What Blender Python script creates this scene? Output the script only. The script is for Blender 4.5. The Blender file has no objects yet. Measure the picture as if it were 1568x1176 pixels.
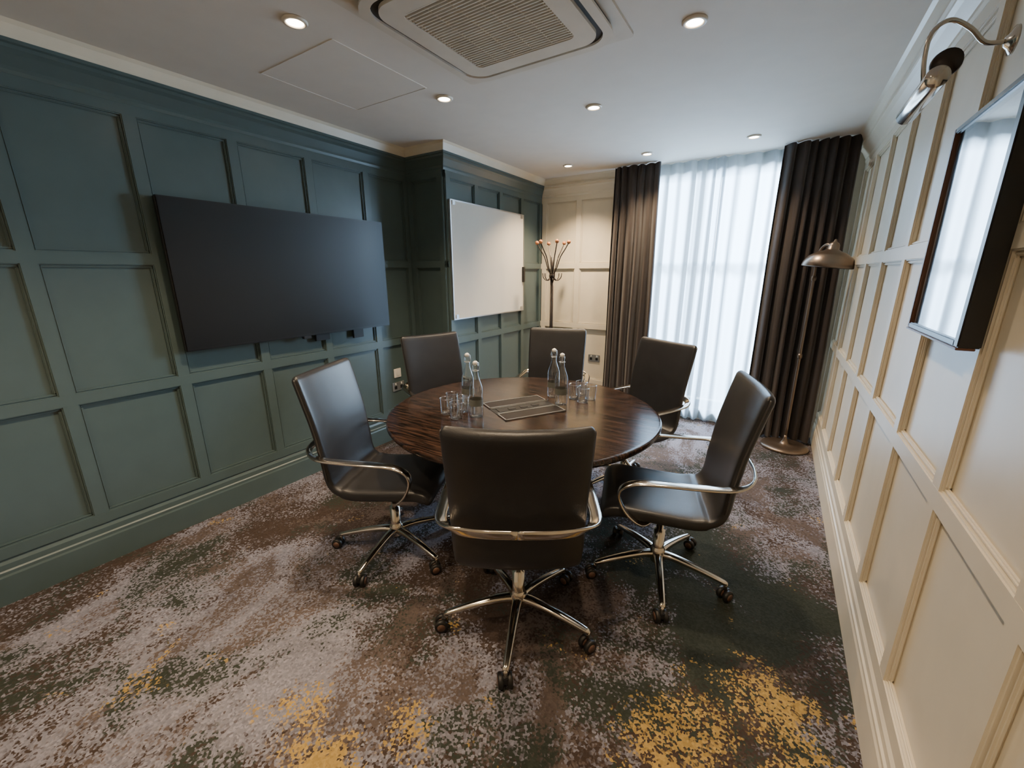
import bpy, bmesh, math, random
import numpy as np
from mathutils import Vector, Matrix
random.seed(7)
W0=1568.0
def cam_axes(p,ps,r):
    F=np.array([-math.sin(ps)*math.cos(p),math.cos(ps)*math.cos(p),-math.sin(p)])
    R=np.array([math.cos(ps),math.sin(ps),0.0]); U=np.cross(R,F)
    R2=R*math.cos(r)+U*math.sin(r); U2=-R*math.sin(r)+U*math.cos(r)
    return F,R2,U2
# ---------------- parameters ----------------
H=1.55; XL=-3.0; XR=.47; YB=4.70; YF=-1.0; ZC=2.59; XC=-2.56; YC=2.95
# ---------------- material helpers ----------------
def nmat(name):
    m=bpy.data.materials.new(name); m.use_nodes=True
    nt=m.node_tree; nt.nodes.clear()
    o=nt.nodes.new('ShaderNodeOutputMaterial'); return m,nt,o
def pbr(name,col,rough=.5,metal=0,noise=.06,scale=8,bump=0,bscale=200,coat=0,spec=.5,sheen=0,stretch=None):
    m,nt,o=nmat(name); b=nt.nodes.new('ShaderNodeBsdfPrincipled')
    nt.links.new(b.outputs[0],o.inputs[0])
    tc=nt.nodes.new('ShaderNodeTexCoord'); n=nt.nodes.new('ShaderNodeTexNoise'); n.inputs['Scale'].default_value=scale; n.inputs['Detail'].default_value=4
    src=tc.outputs['Object']
    if stretch:
        mp=nt.nodes.new('ShaderNodeMapping'); mp.inputs['Scale'].default_value=stretch; nt.links.new(src,mp.inputs[0]); src=mp.outputs[0]
    nt.links.new(src,n.inputs['Vector'])
    r=nt.nodes.new('ShaderNodeValToRGB'); nt.links.new(n.outputs['Fac'],r.inputs[0])
    r.color_ramp.elements[0].position=.3; r.color_ramp.elements[1].position=.7
    r.color_ramp.elements[0].color=(*[c*(1-noise) for c in col],1); r.color_ramp.elements[1].color=(*[min(1,c*(1+noise)) for c in col],1)
    nt.links.new(r.outputs[0],b.inputs['Base Color'])
    b.inputs['Roughness'].default_value=rough; b.inputs['Metallic'].default_value=metal
    b.inputs['Coat Weight'].default_value=coat; b.inputs['Specular IOR Level'].default_value=spec
    b.inputs['Sheen Weight'].default_value=sheen
    if bump:
        n2=nt.nodes.new('ShaderNodeTexNoise'); n2.inputs['Scale'].default_value=bscale; nt.links.new(src,n2.inputs['Vector'])
        bp=nt.nodes.new('ShaderNodeBump'); bp.inputs['Strength'].default_value=bump; bp.inputs['Distance'].default_value=.002
        nt.links.new(n2.outputs['Fac'],bp.inputs['Height']); nt.links.new(bp.outputs[0],b.inputs['Normal'])
    return m
def emis(name,col,s):
    m,nt,o=nmat(name); e=nt.nodes.new('ShaderNodeEmission'); e.inputs[0].default_value=(*col,1); e.inputs[1].default_value=s
    nt.links.new(e.outputs[0],o.inputs[0]); return m
def glassmat(name,tint=(1,1,1),base=.04,edge=.6,power=3.0):
    m,nt,o=nmat(name); t=nt.nodes.new('ShaderNodeBsdfTransparent'); t.inputs[0].default_value=(*tint,1)
    g=nt.nodes.new('ShaderNodeBsdfGlossy'); g.inputs['Roughness'].default_value=.02
    lw=nt.nodes.new('ShaderNodeLayerWeight'); lw.inputs[0].default_value=.5
    pw=nt.nodes.new('ShaderNodeMath'); pw.operation='POWER'; pw.inputs[1].default_value=power; nt.links.new(lw.outputs['Facing'],pw.inputs[0])
    mr=nt.nodes.new('ShaderNodeMapRange'); mr.inputs[3].default_value=base; mr.inputs[4].default_value=edge; nt.links.new(pw.outputs[0],mr.inputs[0])
    mx=nt.nodes.new('ShaderNodeMixShader'); nt.links.new(mr.outputs[0],mx.inputs[0]); nt.links.new(t.outputs[0],mx.inputs[1]); nt.links.new(g.outputs[0],mx.inputs[2])
    nt.links.new(mx.outputs[0],o.inputs[0]); return m
M={}
M['green']=pbr('green_paint',(.074,.108,.106),.30,noise=.04)
M['cream']=pbr('cream_paint',(.72,.65,.51),.34,noise=.03)
M['ceil']=pbr('ceiling_paint',(.73,.68,.61),.8,noise=.02)
M['leather']=pbr('leather',(.0155,.0155,.017),.37,noise=.15,scale=12,bump=.25,bscale=350)
M['piping']=pbr('leather_piping',(.05,.047,.045),.45)
M['chrome']=pbr('polished_metal',(.60,.55,.48),.14,metal=1,noise=.03)
M['plasticblk']=pbr('black_plastic',(.010,.0095,.0095),.45)
M['flap']=pbr('hatch_flap',(.012,.008,.006),.5,noise=.3,scale=20,spec=.3)
M['wheel']=pbr('caster_brown',(.12,.065,.045),.35)
M['tvbezel']=pbr('tv_bezel',(.006,.006,.007),.35)
M['screen']=pbr('tv_screen',(.008,.009,.010),.33,noise=.0,spec=.4)
M['white']=pbr('white_enamel',(.66,.64,.57),.11,noise=.01,coat=.5)
M['alu']=pbr('aluminium',(.6,.6,.6),.35,metal=1)
M['curtain']=pbr('curtain_cloth',(.030,.021,.018),.8,noise=.25,scale=60,sheen=.2,stretch=(1,1,.05),bump=.4,bscale=300)
M['acwhite']=pbr('ac_plastic',(.66,.60,.51),.5)
M['acdark']=pbr('ac_dark',(.035,.032,.028),.7)
M['bronze']=pbr('bronze',(.20,.15,.11),.3,metal=.8)
M['darkmetal']=pbr('dark_metal',(.06,.05,.045),.3,metal=.8)
M['blackframe']=pbr('black_frame',(.012,.011,.011),.3)
M['brownframe']=pbr('walnut_frame',(.13,.055,.03),.4)
M['art']=pbr('art_print',(.66,.64,.58),.6,noise=.25,scale=6)
M['ball']=pbr('orange_ball',(.42,.16,.06),.35)
M['label']=pbr('label',(.10,.105,.09),.5)
M['rubber']=pbr('stopper',(.75,.72,.66),.4)
M['socket']=pbr('socket_plate',(.5,.5,.48),.3,metal=.8)
M['glass']=glassmat('clear_glass',(.97,.98,.97),.12,.95,1.7)
M['pane']=glassmat('window_glass',(1,1,1),.04,.5)
M['picglass']=glassmat('picture_glass',(1,1,1),.10,.95,2.0)
M['lens']=emis('lamp_lens',(1,.82,.58),70)
m,nt,o=nmat('sheer_voile')
tr=nt.nodes.new('ShaderNodeBsdfTranslucent'); tr.inputs[0].default_value=(.44,.51,.58,1)
df=nt.nodes.new('ShaderNodeBsdfDiffuse'); df.inputs[0].default_value=(.5,.57,.64,1)
tp=nt.nodes.new('ShaderNodeBsdfTransparent')
a=nt.nodes.new('ShaderNodeMixShader'); a.inputs[0].default_value=.15; nt.links.new(tr.outputs[0],a.inputs[1]); nt.links.new(df.outputs[0],a.inputs[2])
b=nt.nodes.new('ShaderNodeMixShader')
tc=nt.nodes.new('ShaderNodeTexCoord'); wv=nt.nodes.new('ShaderNodeTexNoise'); wv.inputs['Scale'].default_value=300; nt.links.new(tc.outputs['Object'],wv.inputs['Vector'])
mr=nt.nodes.new('ShaderNodeMapRange'); mr.inputs[3].default_value=.05; mr.inputs[4].default_value=.22; nt.links.new(wv.outputs['Fac'],mr.inputs[0]); nt.links.new(mr.outputs[0],b.inputs[0])
nt.links.new(a.outputs[0],b.inputs[1]); nt.links.new(tp.outputs[0],b.inputs[2]); nt.links.new(b.outputs[0],o.inputs[0]); M['sheer']=m
m,nt,o=nmat('dark_oak'); b=nt.nodes.new('ShaderNodeBsdfPrincipled'); nt.links.new(b.outputs[0],o.inputs[0])
tc=nt.nodes.new('ShaderNodeTexCoord'); mp=nt.nodes.new('ShaderNodeMapping'); mp.inputs['Rotation'].default_value=(0,0,math.radians(-28)); mp.inputs['Scale'].default_value=(1.8,22,4)
nt.links.new(tc.outputs['Object'],mp.inputs[0]); n=nt.nodes.new('ShaderNodeTexNoise'); n.inputs['Scale'].default_value=2.4; n.inputs['Detail'].default_value=6; n.inputs['Roughness'].default_value=.6; n.inputs['Distortion'].default_value=1.3
nt.links.new(mp.outputs[0],n.inputs['Vector']); r=nt.nodes.new('ShaderNodeValToRGB'); nt.links.new(n.outputs['Fac'],r.inputs[0])
r.color_ramp.elements[0].position=.42; r.color_ramp.elements[0].color=(.004,.0025,.002,1); r.color_ramp.elements[1].position=.64; r.color_ramp.elements[1].color=(.046,.024,.016,1)
nt.links.new(r.outputs[0],b.inputs['Base Color']); b.inputs['Specular IOR Level'].default_value=.45; b.inputs['Roughness'].default_value=.17
bp=nt.nodes.new('ShaderNodeBump'); bp.inputs['Strength'].default_value=.25; bp.inputs['Distance'].default_value=.002; nt.links.new(n.outputs['Fac'],bp.inputs['Height']); nt.links.new(bp.outputs[0],b.inputs['Normal'])
M['wood']=m
def carpet():
    m,nt,o=nmat('carpet'); L=nt.links.new; N=nt.nodes.new
    b=N('ShaderNodeBsdfPrincipled'); L(b.outputs[0],o.inputs[0]); b.inputs['Roughness'].default_value=.95; b.inputs['Specular IOR Level'].default_value=.1
    tc=N('ShaderNodeTexCoord')
    vo=N('ShaderNodeTexVoronoi'); vo.inputs['Scale'].default_value=120; L(tc.outputs['Object'],vo.inputs['Vector'])
    sep=N('ShaderNodeSeparateColor'); L(vo.outputs['Color'],sep.inputs[0])
    def mt(op,a_,b_=None,c_=None,clamp=False):
        x=N('ShaderNodeMath'); x.operation=op; x.use_clamp=clamp
        for i,v in enumerate([a_,b_,c_]):
            if v is None: continue
            if isinstance(v,(int,float)): x.inputs[i].default_value=v
            else: L(v,x.inputs[i])
        return x.outputs[0]
    def noise(scale,off,det=4,dist=.5,st=(1,1,1),rot=.6,ro=.55):
        mp=N('ShaderNodeMapping'); mp.inputs['Location'].default_value=off; mp.inputs['Scale'].default_value=st; mp.inputs['Rotation'].default_value=(0,0,rot); L(tc.outputs['Object'],mp.inputs[0])
        n=N('ShaderNodeTexNoise'); n.inputs['Scale'].default_value=scale; n.inputs['Detail'].default_value=det; n.inputs['Roughness'].default_value=ro; n.inputs['Distortion'].default_value=dist
        L(mp.outputs[0],n.inputs['Vector']); return n.outputs['Fac']
    def blobs(lst):
        tot=None
        for (x,y,r_,s_) in lst:
            vs=N('ShaderNodeVectorMath'); vs.operation='DISTANCE'; L(tc.outputs['Object'],vs.inputs[0]); vs.inputs[1].default_value=(x,y,0)
            q=mt('MULTIPLY',mt('SUBTRACT',1.0,mt('DIVIDE',vs.outputs['Value'],r_),None,True),s_)
            tot=q if tot is None else mt('ADD',tot,q)
        return tot
    dith=mt('MULTIPLY',mt('SUBTRACT',sep.outputs[0],.5),.20)
    dith2=mt('MULTIPLY',mt('SUBTRACT',sep.outputs[1],.5),.18)
    def step(v,th,w=.012):
        mr=N('ShaderNodeMapRange'); mr.inputs[1].default_value=th-w; mr.inputs[2].default_value=th+w; L(v,mr.inputs[0]); return mr.outputs[0]
    def mix(f,c1,c2):
        x=N('ShaderNodeMix'); x.data_type='RGBA'; L(f,x.inputs[0])
        for i,c in ((6,c1),(7,c2)):
            if isinstance(c,tuple): x.inputs[i].default_value=(*c,1)
            else: L(c,x.inputs[i])
        return x.outputs[2]
    lil=blobs([(-2.4,.55,.9,.13),(-1.55,.8,.6,.08),(-.75,.95,.4,.08),(.0,3.1,1.3,.14),(-1.0,3.6,1.2,.1)])
    A=mt('ADD',mt('ADD',noise(1.7,(3,1,0),5,1.0,(1.25,.55,1),.9),dith),lil)
    lilc=mix(sep.outputs[2],(.150,.148,.180),(.225,.220,.262))
    base=mix(step(A,.535,.03),(.050,.036,.030),lilc)
    A2=mt('ADD',noise(2.2,(13,5,0),5,1.0,(1.1,.7,1),.9),dith2)
    base=mix(step(A2,.56,.03),base,(.084,.066,.060))
    drk=blobs([(.05,1.85,1.0,.26),(-.35,2.35,.7,.15),(-1.4,.25,.6,.07),(-.5,.7,.7,.10),(-2.1,.0,.5,.08)])
    C=mt('ADD',mt('ADD',noise(2.2,(2,7,0),5,.7),dith2),drk)
    base=mix(step(C,.61,.02),base,(.031,.036,.029))
    mus=blobs([(-1.32,.56,.20,.46),(-1.02,.42,.28,.52),(.20,1.50,.34,.38),(-.12,1.16,.28,.46),(.30,1.25,.24,.36),(-.62,.62,.38,.26),(-1.9,.25,.25,.20),(-1.05,1.15,.12,.16),(-.9,.75,.18,.22)])
    D=mt('ADD',mt('ADD',mt('MULTIPLY',noise(5.0,(5.3,2.1,0),6,.6),1.0),mt('MULTIPLY',dith,1.5)),mus)
    base=mix(step(D,.80,.03),base,(.33,.22,.075))
    hv=N('ShaderNodeHueSaturation'); L(base,hv.inputs['Color']); mv=N('ShaderNodeMapRange'); mv.inputs[3].default_value=.82; mv.inputs[4].default_value=1.18; L(sep.outputs[1],mv.inputs[0]); L(mv.outputs[0],hv.inputs['Value'])
    L(hv.outputs[0],b.inputs['Base Color'])
    bp=N('ShaderNodeBump'); bp.inputs['Strength'].default_value=.4; bp.inputs['Distance'].default_value=.004; L(vo.outputs['Distance'],bp.inputs['Height']); L(bp.outputs[0],b.inputs['Normal'])
    return m
M['carpet']=carpet()

# ---------------- geometry builder ----------------
class B:
    def __init__(s): s.v=[]; s.f=[]; s.m=[]; s.s=[]; s.mats=[]
    def mi(s,k):
        if k not in s.mats: s.mats.append(k)
        return s.mats.index(k)
    def add(s,vs,fs,k,smooth=False,mx=None):
        o=len(s.v); i=s.mi(k)
        for v in vs:
            v=Vector(v)
            if mx is not None: v=mx@v
            s.v.append(v)
        for f in fs: s.f.append([a+o for a in f]); s.m.append(i); s.s.append(smooth)
    def box(s,c,d,k,bev=0,mx=None,seg=2):
        bm=bmesh.new(); bmesh.ops.create_cube(bm,size=1)
        for v in bm.verts: v.co=Vector((v.co.x*d[0]+c[0],v.co.y*d[1]+c[1],v.co.z*d[2]+c[2]))
        if bev: bmesh.ops.bevel(bm,geom=bm.edges[:],offset=bev,segments=seg,affect='EDGES')
        bm.verts.ensure_lookup_table(); bm.verts.index_update()
        s.add([v.co.copy() for v in bm.verts],[[v.index for v in f.verts] for f in bm.faces],k,False,mx); bm.free()
    def bx(s,x0,x1,y0,y1,z0,z1,k,bev=0,mx=None): s.box(((x0+x1)/2,(y0+y1)/2,(z0+z1)/2),(abs(x1-x0),abs(y1-y0),abs(z1-z0)),k,bev,mx)
    def lathe(s,pr,k,c=(0,0,0),seg=32,mx=None,smooth=True,cap=True):
        vs=[];fs=[]
        for r,z in pr:
            for i in range(seg):
                a=2*math.pi*i/seg; vs.append((c[0]+r*math.cos(a),c[1]+r*math.sin(a),c[2]+z))
        for j in range(len(pr)-1):
            for i in range(seg):
                i2=(i+1)%seg; fs.append([j*seg+i,j*seg+i2,(j+1)*seg+i2,(j+1)*seg+i])
        if cap:
            if pr[0][0]>1e-5: fs.append(list(range(seg))[::-1])
            if pr[-1][0]>1e-5: fs.append([(len(pr)-1)*seg+i for i in range(seg)])
        s.add(vs,fs,k,smooth,mx)
    def sweep(s,pts,wd,ws,ts,k,e=2,n=16,mx=None,bend=None,closed=False):
        pts=[Vector(p) for p in pts]; N=len(pts); vs=[];fs=[]
        for i,p in enumerate(pts):
            if closed: T=pts[(i+1)%N]-pts[i-1]
            else: T=pts[min(i+1,N-1)]-pts[max(i-1,0)]
            T.normalize(); w=Vector(wd[i] if isinstance(wd,list) else wd); w=w-T*w.dot(T)
            if w.length<1e-4: w=T.orthogonal()
            w.normalize(); nn=T.cross(w)
            W_=ws[i] if isinstance(ws,(list,tuple)) else ws; T_=ts[i] if isinstance(ts,(list,tuple)) else ts
            bd=bend[i] if bend else 0
            for j in range(n):
                a=2*math.pi*j/n; c,q=math.cos(a),math.sin(a)
                u=math.copysign(abs(c)**(2/e),c); v=math.copysign(abs(q)**(2/e),q)
                vs.append(p+w*(u*W_)+nn*(v*T_+bd*u*u))
        R=N if closed else N-1
        for i in range(R):
            i2=(i+1)%N
            for j in range(n):
                j2=(j+1)%n; fs.append([i*n+j,i*n+j2,i2*n+j2,i2*n+j])
        if not closed: fs.append(list(range(n))[::-1]); fs.append([(N-1)*n+j for j in range(n)])
        s.add(vs,fs,k,True,mx)
    def tube(s,pts,r,k,n=10,mx=None):
        s.sweep(pts,(0.13,.31,.94),r,r,k,2,n,mx)
    def rring(s,cx,cy,z0,z1,ho,ro,hi,ri,k,seg=8):
        def outl(h,r):
            o=[]
            for q,(sx,sy) in enumerate([(1,1),(-1,1),(-1,-1),(1,-1)]):
                for i in range(seg+1):
                    a=math.pi/2*q+math.pi/2*i/seg; o.append((cx+sx*(h-r)+r*math.cos(a),cy+sy*(h-r)+r*math.sin(a)))
            return o
        O=outl(ho,ro); n=len(O)
        vs=[(x,y,z0) for x,y in O]+[(x,y,z1) for x,y in O]
        fs=[[i,(i+1)%n,n+(i+1)%n,n+i] for i in range(n)]
        if hi:
            I=outl(hi,ri); vs+=[(x,y,z0) for x,y in I]+[(x,y,z1) for x,y in I]
            fs+=[[2*n+i,3*n+i,3*n+(i+1)%n,2*n+(i+1)%n] for i in range(n)]
            fs+=[[i,2*n+i,2*n+(i+1)%n,(i+1)%n] for i in range(n)]+[[n+i,n+(i+1)%n,3*n+(i+1)%n,3*n+i] for i in range(n)]
        else: fs+=[list(range(n))[::-1],[n+i for i in range(n)]]
        s.add(vs,fs,k)
    def mesh(s,name):
        me=bpy.data.meshes.new(name); me.from_pydata([tuple(v) for v in s.v],[],s.f)
        for k in s.mats: me.materials.append(M[k])
        for p,i,sm in zip(me.polygons,s.m,s.s): p.material_index=i; p.use_smooth=sm
        bm=bmesh.new(); bm.from_mesh(me); bmesh.ops.recalc_face_normals(bm,faces=bm.faces[:]); bm.to_mesh(me); bm.free()
        me.update(); return me
    def obj(s,name,loc=(0,0,0),rz=0,parent=None):
        return mkobj(name,s.mesh(name),loc,rz,parent)
def mkobj(name,me,loc=(0,0,0),rz=0,parent=None):
    ob=bpy.data.objects.new(name,me); bpy.context.collection.objects.link(ob); ob.location=loc; ob.rotation_euler=(0,0,rz)
    if parent: ob.parent=parent
    return ob
def catmull(pts,n=6):
    P=[Vector(p) for p in pts]; P=[P[0]*2-P[1]]+P+[P[-1]*2-P[-2]]; out=[]
    for i in range(1,len(P)-2):
        for j in range(n):
            t=j/n; a,b_,c,d=P[i-1],P[i],P[i+1],P[i+2]
            out.append(.5*((2*b_)+(c-a)*t+(2*a-5*b_+4*c-d)*t*t+(3*b_-a-3*c+d)*t**3))
    out.append(P[-2]); return out

# ---------------- room shell ----------------
b=B(); b.bx(XL-.2,XR+.2,YF-.2,YB+.3,-.1,0,'carpet'); b.obj('floor')
b=B(); b.bx(XL-.2,XR+.2,YF-.2,YB+.3,ZC,ZC+.1,'ceil'); b.obj('ceiling')
b=B(); b.bx(XL-.15,XL,YF-.15,YB+.3,0,ZC,'green'); b.bx(XL,XC,YC,YB,0,ZC,'green'); b.obj('wall_left')
b=B(); b.bx(XR,XR+.15,YF-.15,YB+.3,0,ZC,'cream'); b.obj('wall_right')
b=B(); b.bx(XL,XR,YF-.15,YF,0,ZC,'cream'); b.obj('wall_front')
WX0,WX1,WZ0,WZ1=-1.35,.05,.12,2.5
b=B(); b.bx(XL,WX0,YB,YB+.3,0,ZC,'cream'); b.bx(WX1,XR,YB,YB+.3,0,ZC,'cream'); b.bx(WX0,WX1,YB,YB+.3,WZ1,ZC,'cream'); b.bx(WX0,WX1,YB,YB+.3,0,WZ0,'cream'); b.obj('wall_back')
def panelling(name,k,origin,u,nrm,L,stiles):
    U=Vector(u); Nn=Vector(nrm); O=Vector(origin)
    mx=Matrix(((U.x,Nn.x,0,O.x),(U.y,Nn.y,0,O.y),(0,0,1,O.z),(0,0,0,1)))
    b=B(); sw=.033
    rails=[.255,.93,1.63,2.375]
    for z in rails: b.bx(0,L,0,.022,z-.033,z+.033,k,.005,mx)
    b.bx(0,L,0,.021,2.375,2.46,k,0,mx)
    for st in stiles: b.bx(st-sw,st+sw,0,.0215,.22,2.40,k,.005,mx)
    ss=sorted(stiles)
    for a,c in zip(ss[:-1],ss[1:]):
        for z0,z1 in zip(rails[:-1],rails[1:]):
            x0,x1,y0,y1=a+sw,c-sw,z0+.033,z1-.033
            if x1-x0<.06: continue
            w=.012;d=.012
            b.bx(x0,x1,0,d,y0,y0+w,k,.004,mx); b.bx(x0,x1,0,d,y1-w,y1,k,.004,mx)
            b.bx(x0,x0+w,0,d,y0+w,y1-w,k,.004,mx); b.bx(x1-w,x1,0,d,y0+w,y1-w,k,.004,mx)
    b.obj(name)
    return mx
def profile_run(name,k,mx,L,pr,m0=-1,m1=-1,L0=0):
    b=B(); vs=[(L0-m0*d,d,z) for d,z in pr]+[(L+m1*d,d,z) for d,z in pr]; n=len(pr)
    fs=[[i,(i+1)%n,n+(i+1)%n,n+i] for i in range(n)]+[list(range(n)),[n+i for i in range(n)][::-1]]
    b.add(vs,fs,k,False,mx); b.obj(name)
BBP=[(0,0),(.034,0),(.034,.14),(.030,.15),(.030,.165),(.024,.172),(.024,.20),(.016,.215),(.010,.222),(0,.222)]
CRP=[(0,2.40),(.024,2.40),(.03,2.415),(.03,2.43),(.04,2.445),(.06,2.475),(.075,2.49),(.075,2.505),(.085,2.51),(.085,2.525),(0,2.525)]
CR2=[(0,2.525),(.08,2.525),(.085,2.54),(.10,2.575),(.115,ZC),(0,ZC)]
mxL=panelling('trim_1','green',(XL,YF,0),(0,1,0),(1,0,0),YC-YF,[.035,.49-YF-.98,.49-YF-.49,.49-YF,.99-YF,1.48-YF,1.98-YF,2.48-YF,YC-YF-.035])
profile_run('baseboard_left','green',mxL,YC-YF,BBP); profile_run('trim_2','green',mxL,YC-YF,CRP); profile_run('trim_3','cream',mxL,YC-YF,CR2)
mxN=panelling('trim_4','green',(XL,YC,0),(1,0,0),(0,-1,0),XC-XL,[.055,XC-XL-.033])
profile_run('baseboard_left_return','green',mxN,XC-XL,BBP,-1,1); profile_run('trim_5','green',mxN,XC-XL,CRP,-1,1); profile_run('trim_6','cream',mxN,XC-XL,CR2,-1,1)
LS=YB-YC
mxS=panelling('trim_7','green',(XC,YC,0),(0,1,0),(1,0,0),LS,[.033,.44,.86,1.28,LS-.035])
profile_run('baseboard_left_bay','green',mxS,LS,BBP,1,-1); profile_run('trim_8','green',mxS,LS,CRP,1,-1); profile_run('trim_9','cream',mxS,LS,CR2,1,-1)
mxB=panelling('trim_10','cream',(XC,YB,0),(1,0,0),(0,-1,0),WX0-XC,[.06,.50,.95,WX0-XC-.04])
profile_run('baseboard_back','cream',mxB,WX0-XC,BBP,-1,0); profile_run('trim_11','cream',mxB,WX0-XC,CRP,-1,0); profile_run('trim_12','cream',mxB,WX0-XC,CR2,-1,0)
LR=YB-YF
rs=[1.54+.52*i for i in range(-5,7)]; rs=[r-YF for r in rs if YF+.1<r<YB-.1]+[LR-.035,.035]
mxR=panelling('trim_13','cream',(XR,YF,0),(0,1,0),(-1,0,0),LR,rs)
profile_run('baseboard_right','cream',mxR,LR,BBP); profile_run('trim_14','cream',mxR,LR,CRP); profile_run('trim_15','cream',mxR,LR,CR2)

# ---------------- window ----------------
M['winwhite']=pbr('window_paint',(.75,.75,.73),.4)
b=B(); y=YB+.16
b.bx(WX0,WX0+.06,y-.04,y+.04,WZ0,WZ1,'winwhite',.004); b.bx(WX1-.06,WX1,y-.04,y+.04,WZ0,WZ1,'winwhite',.004)
b.bx(WX0,WX1,y-.04,y+.04,WZ1-.05,WZ1,'winwhite',.004); b.bx(WX0,WX1,y-.05,y+.05,WZ0,WZ0+.07,'winwhite',.004)
b.bx(WX0,WX1,y-.025,y+.025,1.62,1.66,'winwhite',.004)
xx=(WX0+WX1)/2; b.bx(xx-.02,xx+.02,y-.02,y+.02,WZ0,WZ1,'winwhite',.003)
b.bx(WX0,WX1,y-.003,y+.003,WZ0,WZ1,'pane')
b.obj('window_1')
# ---------------- curtains ----------------
def curtain(name,x0,x1,yc,z0,z1,folds,amp,k,seed=1,flare=0.0,per=14):
    rnd=random.Random(seed); nx=folds*per; nz=26
    am=[rnd.uniform(.55,1.25) for _ in range(folds+2)]; wd=[rnd.uniform(.6,1.5) for _ in range(folds)]
    cum=[0]
    for w_ in wd: cum.append(cum[-1]+w_)
    vs=[];fs=[]
    for j in range(nz+1):
        t=j/nz; z=z0+(z1-z0)*t
        for i in range(nx+1):
            q=i/per; fi=min(folds-1,int(q)); fr=q-fi
            s_=(cum[fi]+wd[fi]*fr)/cum[-1]; a_=am[fi]*(1-fr)+am[fi+1]*fr
            w=math.sin(2*math.pi*q+.4*math.sin(3*t+fi)*(1-t))
            wob=.010*math.sin(q*1.7+4*t+seed)
            A=amp*a_*(1-.35*t*t)
            x=x0+(x1-x0)*s_+.25*amp*math.cos(2*math.pi*q+1)*a_+(s_-.5)*flare*(1-t)+.01*math.sin(5*t+fi)*(1-t)
            vs.append((x,yc+A*w+wob,z))
    n=nx+1
    for j in range(nz):
        for i in range(nx): fs.append([j*n+i,j*n+i+1,(j+1)*n+i+1,(j+1)*n+i])
    b=B(); b.add(vs,fs,k,True); return b.obj(name)
curtain('curtain',-1.60,-1.14,YB-.20,.02,ZC-.005,6,.05,'curtain',seed=3,flare=.03)
curtain('curtain',-.14,.38,YB-.20,.02,ZC-.005,7,.05,'curtain',seed=5,flare=.05)
curtain('sheer_curtain',-1.24,-.04,YB-.066,.02,ZC-.005,10,.042,'sheer',seed=9)

# ---------------- TV ----------------
b=B(); x=XL+.022
b.bx(x,x+.03,1.35,2.2,1.3,1.8,'tvbezel',.005)
b.bx(x+.03,x+.065,1.005,2.555,1.105,1.968,'tvbezel',.006)
b.bx(x+.0652,x+.0662,1.013,2.547,1.122,1.960,'screen')
b.bx(x+.03,x+.062,1.74,1.80,1.085,1.107,'plasticblk',.003)
b.bx(x,x+.02,2.20,2.30,1.03,1.30,'plasticblk',.003); b.bx(x,x+.02,1.86,1.98,1.05,1.30,'plasticblk',.003)
b.obj('television')
# ---------------- whiteboard ----------------
b=B(); x=XC+.022
b.bx(x,x+.018,2.98,4.22,1.14,2.165,'white',.002)
for (y0,y1,z0,z1) in [(2.975,4.225,1.13,1.142),(2.975,4.225,2.163,2.175),(2.972,2.984,1.13,2.175),(4.216,4.228,1.13,2.175)]: b.bx(x,x+.022,y0,y1,z0,z1,'alu',.002)
for (yy,zz) in [(3.02,2.15),(4.18,2.15),(4.18,1.16),(3.02,1.16)]: b.bx(x+.018,x+.026,yy-.02,yy+.02,zz-.02,zz+.02,'alu',.003)
b.bx(x+.018,x+.04,4.19,4.23,1.45,1.62,'plasticblk',.004)
b.obj('whiteboard')
# ---------------- sockets ----------------
def socket(name,mx,k='socket'):
    b=B(); b.box((0,.004,0),(.146,.008,.086),k,.003,mx)
    for s in (-1,1):
        b.box((s*.036,.009,-.008),(.03,.004,.03),'plasticblk',.001,mx); b.box((s*.036+.0,.010,.026),(.014,.006,.018),'rubber',.001,mx)
    b.obj(name)
def wallmx(o,u,n):
    return Matrix(((u[0],n[0],0,o[0]),(u[1],n[1],0,o[1]),(0,0,1,o[2]),(0,0,0,1)))
socket('wall_socket',wallmx((XL+.001,2.67,.50),(0,1),(1,0)))
b=B(); b.box((0,.004,0),(.086,.008,.086),'rubber',.003,wallmx((XL+.001,2.67,.63),(0,1),(1,0))); b.box((0,.010,0),(.03,.008,.05),'rubber',.002,wallmx((XL+.001,2.67,.63),(0,1),(1,0))); b.obj('light_switch')
socket('wall_socket',wallmx((-1.80,YB-.001,.55),(1,0),(0,-1)))

# ---------------- downlights ----------------
SP=[(-1.9,1.28,1.1),(-.465,2.2,.85),(-1.9,2.23,1),(-1.18,2.86,1),(-1.96,4.15,2.0),(-1.18,4.15,1),(-.34,4.12,.6),(-.465,.6,.85),(-1.9,.2,.85),(-.465,-.5,.5),(-1.9,-.6,.5)]  # last pair are unseen downlights added behind the camera to brighten the room
for i,(x,y,e_) in enumerate(SP):
    b=B(); b.lathe([(.034,-.003),(.036,-.010),(.048,-.010),(.052,-.004),(.052,0),(.034,0)],'acwhite',(0,0,0),28,cap=False); b.lathe([(.0,-.005),(.035,-.005)],'lens',(0,0,0),28,cap=False)
    ob=b.obj('recessed_downlight',(x,y,ZC-.0005))
    l=bpy.data.lights.new('spot','SPOT'); l.energy=112*e_; l.color=(1,.75,.49); l.spot_size=math.radians(116); l.spot_blend=.9; l.shadow_soft_size=.045
    lo=bpy.data.objects.new('spot_lamp',l); bpy.context.collection.objects.link(lo); lo.parent=ob; lo.location=(0,0,-.03)
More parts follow.
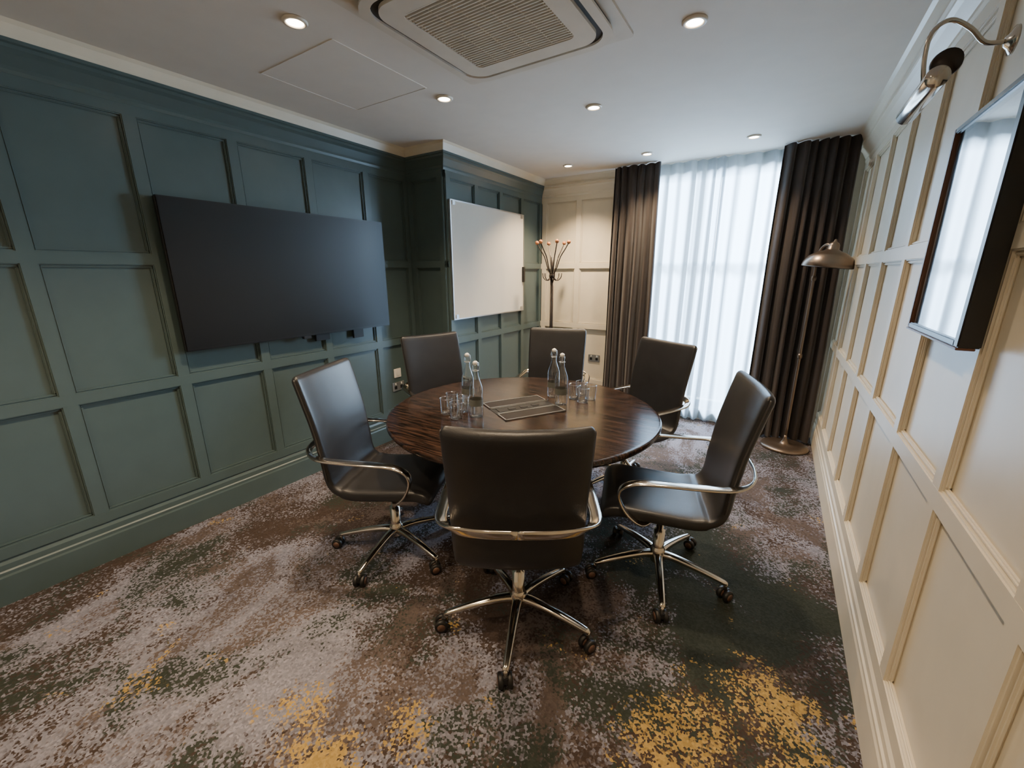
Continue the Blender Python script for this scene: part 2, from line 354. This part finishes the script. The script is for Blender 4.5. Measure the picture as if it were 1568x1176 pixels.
# ---------------- AC cassette ----------------
cx,cy=-1.17,1.70; b=B(); z=ZC
b.rring(cx,cy,z-.012,z,.46,.02,0,0,'acwhite')
b.rring(cx,cy,z-.030,z-.012,.405,.13,0,0,'acdark')
b.rring(cx,cy,z-.040,z-.030,.415,.13,.375,.10,'acwhite')
b.rring(cx,cy,z-.044,z-.030,.350,.09,.262,.03,'acwhite')
for i in range(30):
    yy=cy-.255+.51*i/29; b.box((cx,yy,z-.037),(.52,.0055,.010),'acwhite',0)
for i in range(6):
    xx=cx-.25+.5*i/5; b.box((xx,cy,z-.035),(.004,.52,.008),'acwhite',0)
b.obj('ceiling_air_conditioner')
b=B(); b.rring(-2.2,1.76,ZC-.003,ZC,.31,.004,.304,.003,'ceil'); b.rring(-2.2,1.76,ZC-.0015,ZC,.302,.003,0,0,'ceil'); b.obj('ceiling_access_hatch')

# ---------------- table ----------------
TX,TY=-1.23,2.06
b=B()
b.lathe([(0,.712),(.74,.712),(.76,.712),(.785,.716),(.797,.722),(.803,.733),(.801,.746),(.795,.751),(.788,.752),(.775,.752),(0,.752)],'wood',(0,0,0),96)
b.lathe([(0,0),(.35,0),(.37,0),(.375,.012),(.36,.022),(.12,.03),(.11,.05),(.10,.30),(.11,.62),(.28,.67),(.30,.712),(0,.712)],'plasticblk',(0,0,0),48)
mxh=Matrix.Translation((-.01,.02,.7525))@Matrix.Rotation(math.radians(58),4,'Z')
b.box((0,0,.000),(.40,.36,.003),'plasticblk',.001,mxh)
for yy in (-.118,.118):
    b.box((0,yy,.0025),(.375,.100,.004),'flap',.001,mxh)
    for q in (-.055,.055): b.box((0,yy+q,.0035),(.396,.007,.007),'alu',.001,mxh)
    for q in (-.1945,.1945): b.box((q,yy,.0035),(.007,.117,.007),'alu',.001,mxh)
b.box((0,0,.003),(.34,.070,.004),'plasticblk',.001,mxh)
for q in (-.08,0,.08): b.box((q,-.005,.006),(.045,.030,.003),'tvbezel',.001,mxh)
b.box((0,.046,.003),(.39,.004,.005),'alu',0,mxh); b.box((0,-.046,.003),(.39,.004,.005),'alu',0,mxh)
b.obj('round_meeting_table',(TX,TY,0))
def bottle(x,y,z=.7525):
    b=B(); S=Matrix.Diagonal((1.03,1.03,1.06,1))
    b.lathe([(.0,.002),(.034,.002),(.038,.008),(.038,.15),(.036,.17),(.024,.205),(.0155,.23),(.0145,.275),(.017,.278),(.017,.288),(.012,.29)],'glass',(0,0,0),28,S,cap=False)
    b.lathe([(.0385,.065),(.0385,.10)],'label',(0,0,0),28,S,cap=False)
    b.lathe([(.0,.288),(.013,.288),(.014,.300),(.009,.306),(0,.307)],'rubber',(0,0,0),20,S)
    for s in (-1,1): b.tube([(s*.017,0,.255),(s*.021,0,.27),(s*.018,0,.295),(0,0,.309)],.0018,'alu',6,S)
    b.tube([(.0178*math.cos(a),.0178*math.sin(a),.256) for a in [i*math.pi/8 for i in range(17)]],.0016,'alu',6,S)
    b.obj('water_bottle',(x,y,z),random.random()*3)
for p in [(-1.385,1.80),(-1.57,1.96),(-1.07,2.26),(-1.185,2.38)]: bottle(*p)
def glass(x,y,z=.7525):
    b=B(); b.lathe([(0,.006),(.030,.005),(.034,.010),(.038,.095)],'glass',(0,0,0),28,cap=False); b.lathe([(0,.001),(.031,.001),(.034,.006)],'glass',(0,0,0),28,cap=False)
    b.lathe([(.0365,.094),(.038,.0975),(.0395,.094)],'glass',(0,0,0),28,cap=False)
    b.obj('drinking_glass',(x,y,z))
for p in [(-1.56,1.74),(-1.46,1.71),(-1.50,1.82),(-1.60,1.84),(-1.05,2.42),(-.97,2.37),(-.955,2.46),(-1.04,2.51)]: glass(*p)

# ---------------- chairs ----------------
def seat_mesh():
    b=B()
    prof=[(.275,0,.425),(.265,0,.452),(.22,0,.468),(.10,0,.462),(-.05,0,.452),(-.15,0,.452),(-.215,0,.475),(-.25,0,.53),(-.272,0,.65),(-.295,0,.80),(-.33,0,.95),(-.362,0,1.072)]
    c=catmull(prof,5); c=c[:-1]+[c[-2].lerp(c[-1],t) for t in (.35,.6,.8,.93,1)]; n=len(c); ws=[];ts=[];bd=[]
    Ls=[0]
    for i in range(1,n): Ls.append(Ls[-1]+(c[i]-c[i-1]).length)
    LT=Ls[-1]
    for i in range(n):
        s=Ls[i]; t=s/LT
        w=.240+.010*min(1,max(0,(t-.5)/.4))
        e0=min(1,s/.045); e1=min(1,(LT-s)/.028)
        rr=math.sqrt(max(0,1-(1-e0)**2)); r2=math.sqrt(max(0,1-(1-e1)**2))
        k=min(rr,r2); ws.append(max(.01,w-.024*(1-k))); ts.append(max(.004,(.036 if t<.42 else .026)*k))
        bd.append(-.006-.022*min(1,max(0,(t-.35)/.25)))
    b.sweep(c,(0,1,0),ws,ts,'leather',5,44,bend=bd)
    i0=next(i for i in range(n) if Ls[i]/LT>.50); i1=n-4
    def ep(i,u):
        T=(c[min(i+1,n-1)]-c[i-1]).normalized(); nn=T.cross(Vector((0,1,0)))
        return c[i]+Vector((0,1,0))*ws[i]*u*1.0+nn*(bd[i]*u*u)
    pp=[ep(i,-1.0) for i in range(i0,i1)]
    b.tube(pp,.0035,'piping',6); b.tube([Vector((p.x,-p.y,p.z)) for p in pp],.0035,'piping',6)
    b.box((0.0,0,.412),(.30,.30,.03),'plasticblk',.01)
    b.box((0.0,0,.385),(.22,.12,.04),'chrome',.008)
    half=[(-.358,0,.696),(-.352,.12,.696),(-.32,.225,.690),(-.24,.282,.680),(-.10,.292,.674),(.04,.294,.672),(.145,.290,.662),(.205,.286,.632),(.218,.282,.58),(.185,.272,.505),(.13,.25,.445),(.09,.18,.405),(.04,.08,.395)]
    cs=catmull(half,5); nn=len(cs)
    for sg in (1,-1):
        wd=[]; ww=[]; tt=[]
        for i,p in enumerate(cs):
            t=i/(nn-1)
            k=min(1,max(0,(t-.06)/.2)); wd.append((0,sg*k,1-k) if k<1 else (0,sg,0))
            ww.append(.018+.007*math.sin(math.pi*min(1,max(0,(t-.1)/.6)))); tt.append(.007)
        b.sweep([(p.x,p.y*sg,p.z) for p in cs],wd,ww,tt,'chrome',3,14)
    return b.mesh('chair_upper')
def base_mesh():
    b=B()
    b.lathe([(0,.085),(.034,.085),(.04,.10),(.038,.15),(.030,.165),(.028,.17),(.028,.27),(.018,.272),(.018,.385),(0,.385)],'chrome',(0,0,0),24)
    for i in range(5):
        mx=Matrix.Rotation(2*math.pi*i/5,4,'Z')
        pts=[(.02,0,.125),(.08,0,.128),(.18,0,.115),(.28,0,.095),(.335,0,.082)]
        b.sweep(catmull(pts,3),(0,1,0),[.024-.011*j/12 for j in range(13)],[.020-.011*j/12 for j in range(13)],'chrome',3,12,mx)
        b.lathe([(0,.05),(.009,.05),(.009,.085),(0,.085)],'chrome',(.33,0,0),10,mx)
        cm=mx@Matrix.Translation((.338,0,0))@Matrix.Rotation(.7*i+.3,4,'Z')
        b.box((0,0,.045),(.022,.022,.03),'plasticblk',.003,cm)
        for s in (-1,1):
            wm=cm@Matrix.Translation((-.012,s*.018,.030))@Matrix.Rotation(math.pi/2,4,'X')
            b.lathe([(0,-.011),(.018,-.011),(.027,-.010),(.030,-.005),(.030,.005),(.027,.010),(0.018,.011),(0,.011)],'plasticblk',(0,0,0),20,wm)
            b.lathe([(0,-.0122),(.018,-.0122),(.018,.0122),(0,.0122)],'wheel',(0,0,0),18,wm)
    return b.mesh('chair_base')
SM=seat_mesh(); BM=base_mesh()
CH=[(-.82,1.34,121,-67),(-1.69,1.41,25,-77),(-.36,1.99,197,-72),(-.80,2.80,240,20),(-1.53,3.00,286,10),(-2.04,2.35,340,40)]
for (x,y,fa,ba) in CH:
    e=mkobj('office_chair',None,(x,y,0)); mkobj('seat_and_arms',SM,(0,0,0),math.radians(fa),e); mkobj('castor_base',BM,(0,0,0),math.radians(ba),e)

# ---------------- floor lamp ----------------
b=B()
b.lathe([(0,0),(.185,0),(.19,.012),(.18,.026),(.12,.034),(.04,.04),(.025,.06),(.014,.09),(.011,.12),(0,.12)],'bronze',(0,0,0),40)
b.tube(catmull([(0,0,.08),(0,0,.8),(0,0,1.45),(0.0,0,1.64),(.01,-.02,1.72),(.04,-.06,1.76),(.07,-.09,1.75)],6),.011,'bronze',12)
b.lathe([(0,-.02),(.016,-.02),(.018,0),(.016,.02),(0,.02)],'bronze',(0,0,.85),16); b.lathe([(0,-.02),(.016,-.02),(.018,0),(.016,.02),(0,.02)],'bronze',(0,0,1.5),16)
sm=Matrix.Translation((.07,-.09,1.585))@Matrix.Rotation(math.radians(6),4,'Y')
b.lathe([(.175,0),(.178,.004),(.172,.035),(.145,.080),(.10,.112),(.055,.128),(.04,.138),(.036,.17),(.028,.185),(.012,.195),(.008,.21),(0,.215),(0,.2),(.02,.17),(.035,.125),(.095,.106),(.14,.075),(.167,.032),(.175,0)],'bronze',(0,0,0),40,sm)
b.obj('floor_lamp',(.22,4.30,0))

# ---------------- coat stand ----------------
b=B()
b.lathe([(0,0),(.17,0),(.175,.01),(.165,.025),(.03,.04),(.02,.06),(0,.06)],'darkmetal',(0,0,0),32)
for i in range(3):
    a=2.1*i; b.tube([(.014*math.cos(a),.014*math.sin(a),.04),(.014*math.cos(a),.014*math.sin(a),1.5)],.007,'darkmetal',8)
b.tube([(0,0,1.45),(0,0,1.72)],.012,'darkmetal',10)
b.lathe([(0,1.50),(.03,1.50),(.034,1.52),(.03,1.54),(0,1.54)],'darkmetal',(0,0,0),16); b.lathe([(0,.5),(.03,.5),(.034,.51),(.03,.52),(0,.52)],'darkmetal',(0,0,0),16)
for i in range(6):
    a=math.pi/3*i+.2; c,s=math.cos(a),math.sin(a)
    b.tube(catmull([(.01*c,.01*s,1.52),(.05*c,.05*s,1.60),(.09*c,.09*s,1.72),(.14*c,.14*s,1.80),(.175*c,.175*s,1.86)],4),.006,'darkmetal',8)
    b.lathe([(0,-.022),(.011,-.019),(.019,-.011),(.022,0),(.019,.011),(.011,.019),(0,.022)],'ball',(.18*c,.18*s,1.875),14)
    b.tube(catmull([(.02*c,.02*s,1.50),(.06*c,.06*s,1.47),(.10*c,.10*s,1.50),(.11*c,.11*s,1.55)],4),.005,'darkmetal',8)
b.obj('coat_stand',(-2.18,4.28,0))

# ---------------- picture + light ----------------
b=B(); x=XR-.022; y0,y1,z0,z1=1.50,2.02,1.36,1.99; w=.03; d=.045
b.bx(x-d,x,y0,y0+w,z0,z1,'blackframe',.003); b.bx(x-d,x,y1-.018,y1,z0,z1,'brownframe',.003)
b.bx(x-d,x,y0+w,y1-.018,z0,z0+w*.6,'blackframe',.003); b.bx(x-d,x,y0+w,y1-.018,z1-w*.6,z1,'blackframe',.003)
b.bx(x-d-.002,x-.01,y0,y1,z0-.006,z0,'brownframe',.001)
b.bx(x-.02,x-.015,y0+w,y1-.018,z0+.018,z1-.018,'art'); b.bx(x-.038,x-.036,y0+w,y1-.018,z0+.018,z1-.018,'picglass')
b.obj('framed_picture')
b=B(); yy=1.86
pm=Matrix.Translation((x,yy,2.16))@Matrix.Rotation(-math.pi/2,4,'Y')
b.lathe([(0,0),(.035,0),(.035,.006),(.02,.012),(.012,.02),(0,.02)],'chrome',(0,0,0),24,pm)
b.tube(catmull([(x-.01,yy,2.16),(x-.06,yy-.01,2.165),(x-.10,yy-.03,2.20),(x-.15,yy-.05,2.225),(x-.185,yy-.06,2.20),(x-.19,yy-.06,2.14),(x-.18,yy-.06,2.07)],5),.006,'chrome',10)
tm=Matrix.Translation((XR-.20,1.81,2.04))@Matrix.Rotation(math.pi/2,4,'X')
b.lathe([(0,-.17),(.024,-.17),(.026,-.165),(.026,.165),(.024,.17),(0,.17)],'chrome',(0,0,0),24,tm)
b.lathe([(0,-.014),(.030,-.014),(.033,0),(.030,.014),(0,.014)],'darkmetal',(0,0,0),24,Matrix.Translation((XR-.185,1.67,2.075))@Matrix.Rotation(math.pi/2,4,'X'))
b.obj('picture_light')

# ---------------- daylight ----------------
w=bpy.data.worlds.new('sky'); bpy.context.scene.world=w; w.use_nodes=True
bg=w.node_tree.nodes['Background']; bg.inputs[0].default_value=(.68,.84,1,1); bg.inputs[1].default_value=3.6
l=bpy.data.lights.new('daylight','AREA'); l.shape='RECTANGLE'; l.size=1.4; l.size_y=1.4; l.energy=4200; l.color=(.62,.81,1)
lo=bpy.data.objects.new('daylight',l); bpy.context.collection.objects.link(lo); lo.location=(1.1,YB+3.2,2.4)
lo.rotation_euler=(Vector((-.65,YB,1.2))-lo.location).to_track_quat('-Z','Y').to_euler()
# ---------------- camera ----------------
f,p,ps,r=633,math.radians(15),math.radians(32.4),math.radians(-.2)
F,R,U=cam_axes(p,ps,r); F,R,U=Vector(F),Vector(R),Vector(U)
cd=bpy.data.cameras.new('camera'); cam=bpy.data.objects.new('camera',cd); bpy.context.collection.objects.link(cam)
cam.matrix_world=Matrix(((R.x,U.x,-F.x,0),(R.y,U.y,-F.y,0),(R.z,U.z,-F.z,H),(0,0,0,1)))
cd.sensor_width=36; cd.lens=f/W0*36; cd.clip_start=.02
bpy.context.scene.camera=cam
